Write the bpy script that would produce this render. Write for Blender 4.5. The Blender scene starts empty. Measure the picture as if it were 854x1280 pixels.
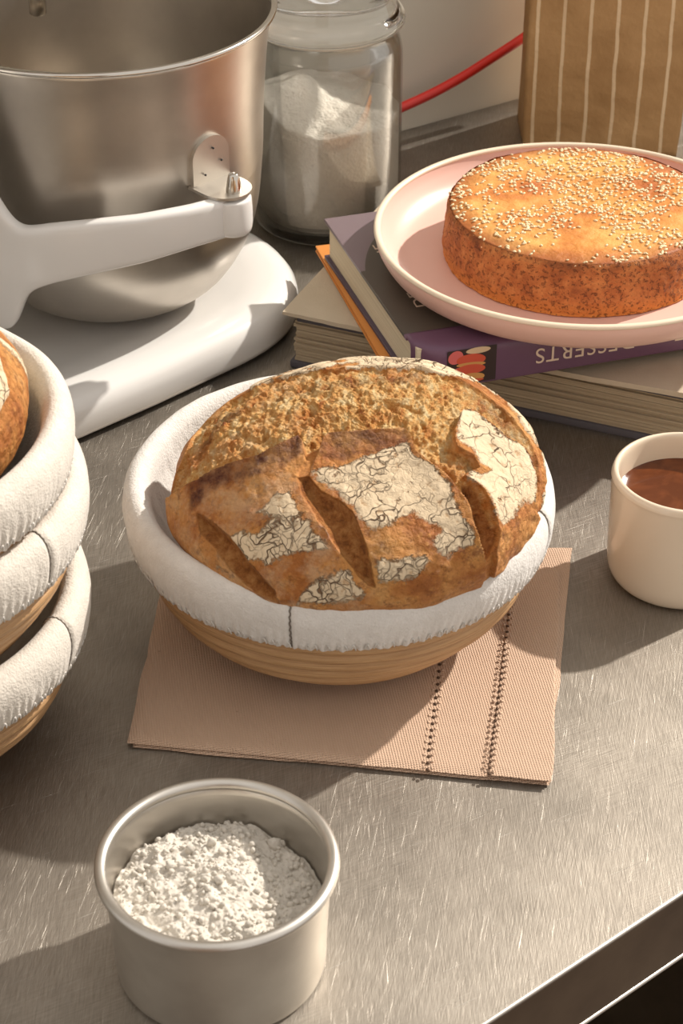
import bpy, bmesh, math, random
import numpy as np
from mathutils import Vector, Matrix, Euler
random.seed(7); np.random.seed(7)
PI = math.pi
SC = bpy.context.scene

# ------------------------------------------------------------------ camera
FPX, TH, DIST = 2600.0, math.radians(34.3), 1.25
CAM = Vector((0, -DIST*math.cos(TH), DIST*math.sin(TH)))
cd = bpy.data.cameras.new('camera'); cam = bpy.data.objects.new('camera', cd)
SC.collection.objects.link(cam); SC.camera = cam
cam.location = CAM; cam.rotation_euler = (PI/2-TH, 0, 0)
cd.sensor_fit = 'VERTICAL'; cd.sensor_height = 24.0; cd.lens = 24.0*FPX/1280
cd.clip_start = .01; cd.clip_end = 50
cd.dof.use_dof = True; cd.dof.focus_distance = 1.19; cd.dof.aperture_fstop = 16

# ------------------------------------------------------------------ world, sun, lights
W = bpy.data.worlds.new('world'); SC.world = W; W.use_nodes = True
W.node_tree.nodes['Background'].inputs[0].default_value = (1.0, .935, .865, 1)
W.node_tree.nodes['Background'].inputs[1].default_value = .88
sl = bpy.data.lights.new('sun', 'SUN'); so = bpy.data.objects.new('sun', sl); SC.collection.objects.link(so)
SUNV = Vector((1.08, .73, 1.0)).normalized()
so.rotation_euler = SUNV.to_track_quat('Z', 'Y').to_euler()
sl.energy = 5.2; sl.angle = math.radians(1.3); sl.color = (1.0, .925, .83)
SC.view_settings.view_transform = 'Standard'; SC.view_settings.look = 'None'
SC.view_settings.exposure = 0.0; SC.view_settings.gamma = 1.0; SC.view_settings.use_curve_mapping = False

# ------------------------------------------------------------------ maths helpers
FW = Vector((0, math.cos(TH), -math.sin(TH))); UP = Vector((0, math.sin(TH), math.cos(TH)))
def ray(x, y): return FW + Vector((1,0,0))*((x-427)/FPX) - UP*((y-640)/FPX)
def P(x, y, z=0.0):
    d = ray(x, y); return CAM + d*((z-CAM.z)/d.z)
def proj(p):
    v = Vector(p)-CAM; w = v.dot(FW); return 427+FPX*v.x/w, 640-FPX*v.dot(UP)/w
def zat(X, Y, py):          # height of the point above (X, Y) that is seen at row py
    lo, hi = -.3, .8
    for _ in range(50):
        m = (lo+hi)/2
        if proj((X, Y, m))[1] > py: lo = m
        else: hi = m
    return lo
def sr(r, g, b):
    f = lambda c: (c/255/12.92) if c <= 10.3 else ((c/255+.055)/1.055)**2.4
    return (f(r), f(g), f(b), 1)
def hsh(i, j, k, s):
    n = (i.astype(np.int64)*73856093) ^ (j.astype(np.int64)*19349663) ^ (k.astype(np.int64)*83492791) ^ (s*2654435)
    n = (n ^ (n >> 13))*1274126177 & 0xffffffff
    n = (n ^ (n >> 16)) & 0xffff
    return n/65535.0*2-1
def noise3(p, sc, s=0):
    q = p*sc; i = np.floor(q).astype(np.int64); f = q-i; f = f*f*f*(f*(f*6-15)+10)
    r = 0
    for a in (0,1):
        for b in (0,1):
            for c in (0,1):
                w = (f[:,0] if a else 1-f[:,0])*(f[:,1] if b else 1-f[:,1])*(f[:,2] if c else 1-f[:,2])
                r = r + w*hsh(i[:,0]+a, i[:,1]+b, i[:,2]+c, s)
    return r
def fbm(p, sc, o=4, s=0, g=.5):
    r = 0; a = 1; t = 0
    for k in range(o): r = r + a*noise3(p+k*3.17, sc*2**k, s+k); t += a; a *= g
    return r/t
def sst(a, b, x):
    t = np.clip((x-a)/(b-a), 0, 1); return t*t*(3-2*t)

# ------------------------------------------------------------------ object helpers
def link(o, parent=None):
    SC.collection.objects.link(o)
    if parent is not None: o.parent = parent
    return o
def tag(o, label, cat, group=None):
    o['label'] = label; o['category'] = cat
    if group: o['group'] = group
    return o
def empty(name, loc=(0,0,0), rz=0, rx=0, ry=0):
    o = bpy.data.objects.new(name, None); o.empty_display_size = .02
    o.location = loc; o.rotation_euler = (rx, ry, rz); SC.collection.objects.link(o); return o
def mesh(name, verts, faces, mat, parent=None, smooth=True, label=None, loc=None, autos=None):
    me = bpy.data.meshes.new(name)
    me.from_pydata([tuple(v) for v in verts] if not isinstance(verts, np.ndarray) else verts.tolist(), [], faces)
    me.update()
    if smooth: me.shade_smooth()
    if autos is not None: me.set_sharp_from_angle(angle=math.radians(autos))
    mats = mat if isinstance(mat, (list, tuple)) else [mat]
    for m in mats: me.materials.append(m)
    o = bpy.data.objects.new(name, me); link(o, parent)
    if loc is not None: o.location = loc
    if label: o['label'] = label
    return o
def grid_faces(nu, nv, close=True, off=0):      # nu around, nv rows
    F = []
    for j in range(nv-1):
        for i in range(nu if close else nu-1):
            i2 = (i+1) % nu
            F.append((off+j*nu+i, off+j*nu+i2, off+(j+1)*nu+i2, off+(j+1)*nu+i))
    return F
def lathe_v(prof, n=96):
    V = []
    for r, z in prof:
        for i in range(n):
            a = 2*PI*i/n; V.append((r*math.cos(a), r*math.sin(a), z))
    return V
def lathe(name, prof, mat, parent=None, n=96, autos=50, label=None, loc=None, caps=True):
    V = lathe_v(prof, n); F = grid_faces(n, len(prof))
    if caps and prof[0][0] > 1e-5: F.append(tuple(reversed(range(n))))
    if caps and prof[-1][0] > 1e-5: F.append(tuple(range((len(prof)-1)*n, len(prof)*n)))
    return mesh(name, V, F, mat, parent, autos=autos, label=label, loc=loc)
def closed_lathe(name, prof, mat, parent=None, n=96, autos=60, label=None, loc=None):
    V = lathe_v(prof, n); k = len(prof); F = grid_faces(n, k)
    for i in range(n): i2 = (i+1) % n; F.append(((k-1)*n+i, (k-1)*n+i2, i2, i))
    return mesh(name, V, F, mat, parent, autos=autos, label=label, loc=loc)
def smooth_prof(pts, k=6):                       # catmull-rom through profile points
    out = []; n = len(pts)
    for i in range(n-1):
        p0 = pts[max(i-1,0)]; p1 = pts[i]; p2 = pts[i+1]; p3 = pts[min(i+2,n-1)]
        for s in range(k):
            t = s/k
            out.append(tuple(.5*((2*b)+(-a+c)*t+(2*a-5*b+4*c-d)*t*t+(-a+3*b-3*c+d)*t**3) for a,b,c,d in zip(p0,p1,p2,p3)))
    out.append(tuple(pts[-1])); return out
def tube(name, pts, r, mat, parent=None, n=8, label=None, closed=False, vf=False):
    V = []; F = []; m = len(pts); pts = [Vector(p) for p in pts]; nrm = None
    for i, p in enumerate(pts):
        a = pts[(i-1) % m] if (closed or i > 0) else pts[0]; b = pts[(i+1) % m] if (closed or i < m-1) else pts[-1]
        t = (b-a).normalized()
        if nrm is None: nrm = t.orthogonal().normalized()
        nrm = (nrm-t*nrm.dot(t)).normalized(); bi = t.cross(nrm)
        rr = r[i] if isinstance(r, (list, tuple)) else r
        for k in range(n):
            q = 2*PI*k/n; V.append(p+nrm*(rr*math.cos(q))+bi*(rr*math.sin(q)))
    F = grid_faces(n, m)
    if closed:
        F += [((m-1)*n+k, (m-1)*n+(k+1) % n, (k+1) % n, k) for k in range(n)]
    else:
        F.append(tuple(reversed(range(n)))); F.append(tuple(range((m-1)*n, m*n)))
    if vf: return V, F
    return mesh(name, V, F, mat, parent, label=label)
def box(name, x0, x1, y0, y1, z0, z1, mat, parent=None, bev=0.0, label=None, seg=2):
    bm = bmesh.new(); bmesh.ops.create_cube(bm, size=1)
    for v in bm.verts:
        v.co = Vector((x0 if v.co.x < 0 else x1, y0 if v.co.y < 0 else y1, z0 if v.co.z < 0 else z1))
    if bev: bmesh.ops.bevel(bm, geom=bm.edges[:], offset=bev, segments=seg, profile=.5, affect='EDGES')
    me = bpy.data.meshes.new(name); bm.to_mesh(me); bm.free(); me.materials.append(mat)
    me.shade_smooth(); me.set_sharp_from_angle(angle=math.radians(35))
    o = bpy.data.objects.new(name, me); link(o, parent)
    if label: o['label'] = label
    return o
def join_vf(parts):
    V = []; F = []
    for v, f in parts:
        o = len(V); V += [tuple(x) for x in v]; F += [tuple(i+o for i in q) for q in f]
    return V, F
ICO = None
def ico(sub=1):
    bm = bmesh.new(); bmesh.ops.create_icosphere(bm, subdivisions=sub, radius=1)
    V = np.array([v.co[:] for v in bm.verts]); F = [tuple(v.index for v in f.verts) for f in bm.faces]; bm.free(); return V, F
def blobs(items, sub=1, jit=.15):                # items: (centre, scale3, euler)
    V0, F0 = ico(sub); VV = []; FF = []; o = 0
    for c, s, e in items:
        R = np.array(Euler(e).to_matrix()); v = V0*(1+np.random.uniform(-jit, jit, (len(V0),1)))
        v = (v*np.array(s))@R.T+np.array(c); VV.append(v); FF += [tuple(i+o for i in f) for f in F0]; o += len(v)
    return np.concatenate(VV), FF

# ------------------------------------------------------------------ material helper
class M:
    def __init__(s, name):
        s.m = bpy.data.materials.new(name); s.m.use_nodes = True; s.t = s.m.node_tree
        s.b = s.t.nodes['Principled BSDF']; s.co = None
    def n(s, ty, **kw):
        nd = s.t.nodes.new('ShaderNode'+ty)
        for k, v in kw.items(): setattr(nd, k, v)
        return nd
    def l(s, a, b): s.t.links.new(a, b); return s
    def set(s, **kw):
        for k, v in kw.items():
            i = s.b.inputs[k.replace('_', ' ')]
            if hasattr(v, 'is_output') or isinstance(v, bpy.types.NodeSocket): s.l(v, i)
            else: i.default_value = v
        return s
    def obj(s, scale=(1,1,1), rot=(0,0,0), loc=(0,0,0)):
        if s.co is None: s.co = s.n('TexCoord').outputs['Object']
        mp = s.n('Mapping'); mp.inputs['Scale'].default_value = scale; mp.inputs['Rotation'].default_value = rot; mp.inputs['Location'].default_value = loc
        s.l(s.co, mp.inputs[0]); return mp.outputs[0]
    def noise(s, sc, vec=None, det=4, rough=.55, dist=0):
        t = s.n('TexNoise'); t.inputs['Scale'].default_value = sc; t.inputs['Detail'].default_value = det
        t.inputs['Roughness'].default_value = rough; t.inputs['Distortion'].default_value = dist
        s.l(vec if vec is not None else s.obj(), t.inputs['Vector']); return t.outputs['Fac']
    def vor(s, sc, feat='F1', vec=None, out='Distance', rnd=1.0):
        t = s.n('TexVoronoi', feature=feat); t.inputs['Scale'].default_value = sc; t.inputs['Randomness'].default_value = rnd
        s.l(vec if vec is not None else s.obj(), t.inputs['Vector']); return t.outputs[out]
    def wave(s, sc, vec=None, direction='X', dist=0, prof='SIN', dsc=1):
        t = s.n('TexWave', bands_direction=direction, wave_profile=prof); t.inputs['Scale'].default_value = sc
        t.inputs['Distortion'].default_value = dist; t.inputs['Detail Scale'].default_value = dsc
        s.l(vec if vec is not None else s.obj(), t.inputs['Vector']); return t.outputs['Fac']
    def ramp(s, fac, *st):
        r = s.n('ValToRGB'); e = r.color_ramp.elements
        while len(e) < len(st): e.new(.5)
        for q, (p, c) in zip(e, st): q.position = p; q.color = c if not isinstance(c, (int, float)) else (c,c,c,1)
        s.l(fac, r.inputs[0]); return r.outputs[0]
    def mix(s, fac, a, b, mode='MIX'):
        x = s.n('Mix', data_type='RGBA', blend_type=mode)
        for v, i in ((fac, x.inputs[0]), (a, x.inputs[6]), (b, x.inputs[7])):
            if isinstance(v, bpy.types.NodeSocket): s.l(v, i)
            else: i.default_value = v
        return x.outputs[2]
    def math(s, op, a, b=0.0, c=0.0):
        x = s.n('Math', operation=op)
        for k, v in enumerate((a, b, c)):
            if isinstance(v, bpy.types.NodeSocket): s.l(v, x.inputs[k])
            else: x.inputs[k].default_value = v
        return x.outputs[0]
    def attr(s, name, out='Fac'):
        a = s.n('Attribute'); a.attribute_name = name; return a.outputs[out]
    def bump(s, h, dist=.001, st=1.0, nrm=None):
        b = s.n('Bump'); b.inputs['Distance'].default_value = dist; b.inputs['Strength'].default_value = st
        s.l(h, b.inputs['Height'])
        if nrm is not None: s.l(nrm, b.inputs['Normal'])
        return b.outputs[0]
def plain(name, col, rough=.5, metal=0.0, **kw):
    m = M(name); v = m.mix(m.noise(60), tuple(c*.94 for c in col[:3])+(1,), tuple(min(1,c*1.05) for c in col[:3])+(1,))
    m.set(Base_Color=v, Roughness=rough, Metallic=metal, **kw); return m.m

# ------------------------------------------------------------------ materials
def mat_worktop():
    m = M('brushed_worktop_steel')
    def streak(deg, al, ac, loc=(0,0,0), det=3):       # noise drawn out along one direction
        m.obj(); mp = m.n('Mapping', vector_type='TEXTURE'); mp.inputs['Scale'].default_value = (1/al, 1/ac, 1/al)
        mp.inputs['Rotation'].default_value = (0,0,math.radians(deg)); mp.inputs['Location'].default_value = loc
        m.l(m.co, mp.inputs[0]); return m.noise(1, mp.outputs[0], det, .6)
    a, b, c = streak(38, 60, 1300), streak(52, 70, 1500, (2,0,0)), streak(-12, 60, 1200, (5,2,0))
    zone = m.ramp(m.noise(7, None, 3), (.4,0), (.6,1))
    abc = m.mix(.5, m.mix(zone, a, c), b)
    s1 = m.ramp(streak(40, 22, 1900, (1,7,0), 2), (.66,0), (.76,1)); s2 = m.ramp(streak(52, 26, 1700, (8,3,0), 2), (.68,0), (.78,1)); s3 = m.ramp(streak(-10, 26, 2000, (4,4,0), 2), (.68,0), (.78,1))
    sc = m.math('MAXIMUM', m.math('MAXIMUM', s1, s2), s3)
    big = m.noise(9, None, 5, .6); smear = streak(30, 12, 34, (3,3,0), 4)
    col = m.mix(m.ramp(abc, (.32,0), (.68,1)), sr(136,128,118), sr(180,172,161))
    col = m.mix(m.math('MULTIPLY', m.ramp(big, (.4,0), (.65,1)), .45), col, sr(112,106,98))
    col = m.mix(m.math('MULTIPLY', sc, .45), col, sr(244,240,232))
    rough = m.math('ADD', m.math('ADD', m.math('MULTIPLY', abc, .12), m.math('MULTIPLY', smear, .22)), .33)
    m.set(Base_Color=col, Metallic=.9, Roughness=rough, Normal=m.bump(m.math('ADD', abc, m.math('MULTIPLY', sc, .5)), .00018, 1.0)); return m.m
def mat_steel(name, lo, hi, rough=.28, zs=900, bump=.00005, metal=1.0):
    m = M(name)
    n1 = m.noise(1, m.obj((25,25,zs)), 3, .6); n2 = m.noise(18)
    m.set(Base_Color=m.mix(m.ramp(n2, (.35,0),(.65,1)), lo, hi), Metallic=metal,
          Roughness=m.math('ADD', m.math('MULTIPLY', n1, .15), rough-.07), Normal=m.bump(n1, bump)); return m.m
WORK = mat_worktop()
STEEL = mat_steel('satin_bowl_steel', sr(190,183,174), sr(206,199,189), .33, 1100, .00002)
ALU = mat_steel('dull_tin_aluminium', sr(196,191,184), sr(216,212,205), .38, 1200, .00005)
BRKT = plain('bracket_steel', sr(206,200,191), .42, 1.0)
CHROME = plain('polished_steel', sr(205,200,192), .16, 1.0)
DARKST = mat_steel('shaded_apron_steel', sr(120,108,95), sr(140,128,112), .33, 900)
m = M('white_enamel'); m.set(Base_Color=m.mix(m.noise(12), sr(222,220,217), sr(230,228,225)), Roughness=.22); m.b.inputs['Coat Weight'].default_value = .4; m.b.inputs['Coat Roughness'].default_value = .08; ENAMEL = m.m
DARK = plain('dark_rubber', sr(40,36,33), .6)
m = M('painted_wall'); m.set(Base_Color=m.mix(m.noise(3), sr(205,200,186), sr(214,209,196)), Roughness=.75, Normal=m.bump(m.noise(160), .00008)); WALL = m.m
FLOORM = plain('dark_floor', sr(82,66,54), .6)
m = M('clear_glass'); m.set(Base_Color=(.97,.985,.98,1), Roughness=.02, Transmission_Weight=1.0, IOR=1.48); GLASS = m.m
m = M('thin_clear_glass'); tr = m.n('BsdfTransparent'); tr.inputs[0].default_value = (.97,.97,.962,1); gl = m.n('BsdfGlossy'); gl.inputs['Roughness'].default_value = .03; fr = m.n('Fresnel'); fr.inputs[0].default_value = 1.5; mx = m.n('MixShader')
m.l(m.math('MINIMUM', fr.outputs[0], .55), mx.inputs[0]); m.l(tr.outputs[0], mx.inputs[1]); m.l(gl.outputs[0], mx.inputs[2]); m.l(mx.outputs[0], m.t.nodes['Material Output'].inputs[0]); JGLASS = m.m
def mat_cloth(name, a, b, sc=900, bmp=.0005):
    m = M(name)
    w = m.math('ADD', m.noise(sc, None, 2), m.math('MULTIPLY', m.noise(220, None, 3), 1.2)); w2 = m.noise(60, None, 3)
    m.set(Base_Color=m.mix(m.ramp(m.math('ADD', m.math('MULTIPLY', w, .35), m.math('MULTIPLY', w2, .5)), (.35,0),(.85,1)), a, b), Roughness=.95,
          Normal=m.bump(w, bmp)); m.b.inputs['Sheen Weight'].default_value = .25; return m.m
CLOTH = mat_cloth('cotton_liner', sr(204,199,193), sr(226,222,217))
CLOTH2 = mat_cloth('aged_cotton_liner', sr(198,190,179), sr(220,213,202))
THREAD = plain('grey_thread', sr(120,112,103), .9)
THREADW = mat_cloth('white_thread', sr(196,191,184), sr(222,218,212))
def mat_cane():
    m = M('rattan_cane'); g = m.noise(1, m.obj((40,40,1600)), 3, .6); v = m.noise(25)
    col = m.mix(m.ramp(g, (.3,0),(.7,1)), sr(160,122,82), sr(202,166,124)); col = m.mix(m.math('MULTIPLY', v, .35), col, sr(196,146,92))
    m.set(Base_Color=col, Roughness=.5, Normal=m.bump(g, .0005)); return m.m
CANE = mat_cane()
def mat_napkin():
    m = M('blush_canvas'); r = math.radians(-8)
    a = m.wave(230, m.obj(rot=(0,0,r)), 'X', .8); b = m.wave(230, m.obj(rot=(0,0,r)), 'Y', .6)
    w = m.math('MULTIPLY', a, b); n = m.noise(9); n2 = m.noise(240)
    col = m.mix(m.math('MULTIPLY', w, .6), sr(202,172,148), sr(226,200,176)); col = m.mix(m.math('MULTIPLY', n, .3), col, sr(206,170,144))
    sp = m.ramp(m.vor(38), (.0,1), (.035,0)); col = m.mix(m.math('MULTIPLY', sp, .6), col, sr(120,85,60))
    m.set(Base_Color=col, Roughness=.92, Normal=m.bump(m.math('ADD', w, m.math('MULTIPLY', n2, .5)), .0006)); return m.m
NAPK = mat_napkin()
HOLE = plain('stitch_hole', sr(84,62,46), .95)
m = M('pink_glaze'); m.set(Base_Color=m.mix(m.noise(14), sr(226,184,170), sr(231,192,178)), Roughness=.34); PINK = m.m
CREAMG = plain('cream_glaze', sr(238,220,196), .3)
m = M('ivory_glaze'); m.set(Base_Color=m.mix(m.noise(20), sr(232,214,190), sr(238,222,199)), Roughness=.18); m.b.inputs['Coat Weight'].default_value=.5; IVORY = m.m
def mat_coffee():
    m = M('black_coffee'); n = m.ramp(m.noise(30, None, 3, .5, 1.5), (.45,0),(.7,1))
    m.set(Base_Color=m.mix(n, sr(86,40,12), sr(108,56,24)), Roughness=.05); return m.m
COFFEE = mat_coffee()
def mat_flour(name, a, b):
    m = M(name); n = m.noise(300, None, 4); v = m.vor(420)
    m.set(Base_Color=m.mix(n, a, b), Roughness=1.0, Normal=m.bump(m.math('ADD', n, m.math('MULTIPLY', v, .6)), .0008)); m.b.inputs['Specular IOR Level'].default_value = .1; return m.m
FLOUR = mat_flour('plain_flour', sr(196,189,178), sr(220,214,204))
JFLOUR = mat_flour('jar_flour', sr(216,209,198), sr(232,227,217))
def mat_pages(name, a, b, rz=0):
    m = M(name); g = m.noise(1, m.obj((6,6,2600)), 3, .7); g2 = m.noise(1, m.obj((3,3,700)), 3, .7)
    f = m.math('ADD', m.math('MULTIPLY', g, .5), m.math('MULTIPLY', g2, .5))
    m.set(Base_Color=m.mix(m.ramp(f, (.36,0),(.6,1)), a, b), Roughness=.9, Normal=m.bump(f, .0008)); return m.m
PAGES = mat_pages('old_page_edges', sr(150,133,110), sr(196,178,150))
PAGES2 = mat_pages('cream_page_edges', sr(206,190,160), sr(232,218,190))
m = M('worn_beige_cloth'); m.set(Base_Color=m.mix(m.ramp(m.noise(14), (.3,0),(.7,1)), sr(186,170,146), sr(204,190,168)), Roughness=.85, Normal=m.bump(m.noise(700), .0003)); BEIGE = m.m
BLUEGREY = plain('blue_grey_board', sr(84,80,86), .8)
ORANGE = plain('orange_board', sr(216,140,66), .7)
PURPLE = plain('purple_cover', sr(104,72,96), .38)
PURPLED = plain('dark_purple_board', sr(78,64,80), .5)
GREYP = plain('grey_edge', sr(120,110,100), .7)
LETTER = plain('cream_print', sr(226,204,182), .6)
def mat_cover():
    m = M('printed_cover'); s = m.n('SeparateXYZ'); m.l(m.obj(), s.inputs[0])
    # local frame: x along the spine, y away from it
    d = m.math('SQRT', m.math('ADD', m.math('POWER', m.math('SUBTRACT', s.outputs[0], .115), 2.0), m.math('POWER', m.math('SUBTRACT', s.outputs[1], .075), 2.0)))
    near = m.math('LESS_THAN', s.outputs[1], .024); arc = m.math('GREATER_THAN', d, .132); k = m.math('MAXIMUM', near, m.math('MULTIPLY', arc, m.math('GREATER_THAN', s.outputs[1], .1)))
    col = m.mix(m.noise(9), sr(70,62,54), sr(84,74,64)); col = m.mix(near, m.mix(arc, col, col), sr(128,96,118)); col = m.mix(m.math('MULTIPLY', m.math('GREATER_THAN', s.outputs[1], .11), arc), col, sr(128,112,118))
    m.set(Base_Color=col, Roughness=.36); return m.m
COVER = mat_cover()
def mat_kraft():
    m = M('striped_kraft_paper'); s = m.n('SeparateXYZ'); m.l(m.obj(), s.inputs[0])
    wob = m.math('MULTIPLY', m.math('SUBTRACT', m.noise(9), .5), .009)
    x = m.math('ADD', s.outputs[0], wob); fr = m.math('FRACT', m.math('DIVIDE', m.math('ADD', x, .9905), .0206))
    d = m.math('ABSOLUTE', m.math('SUBTRACT', fr, .5)); line = m.math('LESS_THAN', d, .065)
    n = m.noise(22, None, 5); col = m.mix(m.ramp(n, (.3,0),(.7,1)), sr(168,128,82), sr(190,150,102))
    wear = m.ramp(m.noise(1, m.obj((60,60,22)), 4, .6), (.68,0), (.76,1)); col = m.mix(m.math('MULTIPLY', wear, .5), col, sr(214,186,150))
    col = m.mix(m.math('MULTIPLY', line, .85), col, sr(234,206,168))
    m.set(Base_Color=col, Roughness=.8, Normal=m.bump(m.noise(35, None, 5), .004)); return m.m
KRAFT = mat_kraft()
m = M('red_rubber'); m.set(Base_Color=m.mix(m.noise(30), sr(176,28,20), sr(196,38,26)), Roughness=.4); RED = m.m
def mat_cake(top):
    m = M('golden_cake_top' if top else 'baked_cake_side')
    if top:
        n = m.noise(26, None, 5); col = m.ramp(n, (.3, sr(172,92,36)), (.45, sr(204,130,58)), (.6, sr(224,164,88)), (.8, sr(230,180,104)))
        s = m.n('SeparateXYZ'); m.l(m.obj(), s.inputs[0]); r = m.math('SQRT', m.math('ADD', m.math('POWER', s.outputs[0], 2.0), m.math('POWER', s.outputs[1], 2.0)))
        r = m.math('ADD', r, m.math('MULTIPLY', m.noise(40), .012))
        col = m.mix(m.ramp(r, (.075,0), (.092,1)), col, sr(150,76,30))
        h = m.noise(160, None, 5)
    else:
        n = m.noise(70, None, 6, .65); s = m.n('SeparateXYZ'); m.l(m.obj(), s.inputs[0])
        col = m.ramp(n, (.28, sr(116,60,26)), (.48, sr(168,98,48)), (.68, sr(196,128,70)))
        col = m.mix(m.ramp(m.math('MULTIPLY', s.outputs[2], 30), (.05,1),(.35,0)), col, sr(204,130,60))
        v = m.noise(420, None, 3, .7); pits = m.ramp(v, (.34,1),(.44,0)); col = m.mix(m.math('MULTIPLY', pits, .3), col, sr(112,52,18))
        h = m.math('SUBTRACT', m.noise(260, None, 5), m.math('MULTIPLY', pits, .8))
    m.set(Base_Color=col, Roughness=.6 if top else .8, Normal=m.bump(h, .0016)); m.b.inputs['Subsurface Weight'].default_value = .0; return m.m
CTOP, CSIDE = mat_cake(True), mat_cake(False)
SEED = plain('toasted_sesame', sr(238,214,172), .5)
def mat_bread():
    m = M('sourdough_crust')
    fl, cr, ct, dk, lt = (m.attr(k) for k in ('flour','crumb','cut','dark','pale'))
    # crust
    n1 = m.noise(42, None, 6, .65); n2 = m.noise(170, None, 4, .7); bub = m.vor(210)
    crust = m.ramp(n1, (.26, sr(136,76,36)), (.42, sr(184,114,54)), (.56, sr(212,148,80)), (.73, sr(228,178,114)))
    crust = m.mix(m.ramp(bub, (.10,.6),(.30,0)), crust, sr(226,162,88)); crust = m.mix(m.ramp(n2, (.52,0),(.68,.7)), crust, sr(120,56,22))
    crust = m.mix(m.math('MULTIPLY', lt, m.ramp(m.noise(60, None, 5, .7), (.45,0),(.62,.7))), crust, sr(220,182,142))
    # crumb
    st = m.obj((1,.45,1), (0,0,.5)); c1 = m.noise(150, st, 6, .75); c2 = m.noise(32, None, 5, .65); cv = m.vor(120, vec=st)
    crumb = m.ramp(c1, (.30, sr(168,92,36)), (.40, sr(216,146,72)), (.50, sr(240,188,114)), (.62, sr(252,224,170)))
    crumb = m.mix(m.ramp(c2, (.46,0),(.66,.55)), crumb, sr(196,108,44)); crumb = m.mix(m.ramp(cv, (.05,.2),(.2,0)), crumb, sr(124,66,30))
    k1 = m.noise(170, None, 6, .75); cut = m.ramp(k1, (.3, sr(116,64,28)), (.48, sr(178,112,54)), (.68, sr(212,154,92)))
    col = m.mix(cr, crust, crumb); col = m.mix(ct, col, cut)
    dkn = m.math('MULTIPLY', dk, m.ramp(m.noise(110, None, 5, .7), (.35,1.0),(.62,.3)))
    col = m.mix(dkn, col, sr(84,36,20))
    # flour skin with cracks
    warp = m.n('VectorMath', operation='ADD'); sc = m.n('VectorMath', operation='SCALE'); tn = m.n('TexNoise'); tn.inputs['Scale'].default_value = 80
    m.l(m.obj(), tn.inputs['Vector']); m.l(tn.outputs['Color'], sc.inputs[0]); sc.inputs['Scale'].default_value = .020
    m.l(m.obj(), warp.inputs[0]); m.l(sc.outputs[0], warp.inputs[1])
    e1 = m.vor(95, 'DISTANCE_TO_EDGE', warp.outputs[0]); e2 = m.vor(210, 'DISTANCE_TO_EDGE', warp.outputs[0])
    msk = m.ramp(m.noise(40, m.obj(loc=(3,3,3))), (.42,1),(.56,0))
    k = m.math('MAXIMUM', m.ramp(e1, (.006,1),(.034,0)), m.math('MULTIPLY', m.math('MULTIPLY', m.ramp(e2, (.008,1),(.05,0)), msk), .45))
    k = m.math('MULTIPLY', k, m.ramp(m.noise(30, m.obj(loc=(9,1,4))), (.44,.08),(.58,.9)))
    fn = m.noise(240, None, 4, .6); fe = m.math('ADD', m.math('MULTIPLY', m.noise(55, None, 5, .7), .6), m.math('MULTIPLY', m.noise(330, None, 3, .7), .4))
    fcol = m.mix(fn, sr(200,178,146), sr(228,208,178)); fcol = m.mix(k, fcol, sr(104,72,46))
    spk = m.ramp(fn, (.30,1),(.42,0))
    fm = m.ramp(m.math('ADD', fl, m.math('MULTIPLY', m.math('SUBTRACT', fe, .5), 2.4)), (.38,0),(.62,1))
    fcol = m.mix(m.math('MULTIPLY', spk, .6), fcol, sr(164,122,80))
    col = m.mix(fm, col, fcol)
    h = m.math('ADD', m.math('MULTIPLY', m.noise(190, None, 6, .7), 1.7), m.math('MULTIPLY', m.math('SUBTRACT', 0.0, bub), 1.0))
    hc = m.math('MULTIPLY', m.noise(170, None, 6, .75), 2.6)
    hh = m.mix(m.math('MAXIMUM', cr, ct), h, hc)
    hf = m.math('SUBTRACT', m.math('ADD', 1.3, m.math('MULTIPLY', fn, .4)), m.math('MULTIPLY', k, 1.0))
    hh = m.mix(fm, hh, hf)
    m.set(Base_Color=col, Roughness=m.ramp(fm, (0,.55),(1,.95)), Normal=m.bump(hh, .0026)); m.b.inputs['Specular IOR Level'].default_value=.35
    return m.m
BREAD = mat_bread()

# ------------------------------------------------------------------ setting: wall, floor, worktop
A0, A1 = P(503,163,0), P(648,123,0)
wd = (A1-A0).normalized(); wn = Vector((wd.y, -wd.x, 0))          # wall direction, normal towards the room
def wall_pt(px, py, off):                                        # pixel ray met with the plane `off` in front of the wall
    d = ray(px, py); o = A0+wn*off; return CAM + d*((o-CAM).dot(wn)/d.dot(wn))
wr = math.atan2(wd.y, wd.x)
w = box('wall_back', -1.6, 1.8, 0, .12, -.9, 1.6, WALL); w.location = A0; w.rotation_euler = (0,0,wr); w['kind'] = 'structure'
fl = box('floor', -3, 3, -3.5, 2, -.96, -.9, FLOORM); fl['kind'] = 'structure'
refl = box('reflection_panel', -1.1, .30, -2.45, -2.35, -.9, 1.7, plain('brown_reflection_panel', sr(120,92,68), .6)); refl['kind'] = 'structure'  # unseen panel added behind the camera to darken reflections in the metal
E0, E1 = P(605,1280,0), P(854,1115,0)
er = math.atan2((E1-E0).y, (E1-E0).x)
wt = empty('steel_worktop', E0, er)
tag(wt, 'brushed stainless steel worktop with fine scratches and a turned-down front edge', 'worktop')
L2 = Matrix.Rotation(-er, 3, 'Z')
qa = L2@(A0-wd*1.25-E0); qb = L2@(A0+wd*1.2-E0)
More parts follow.
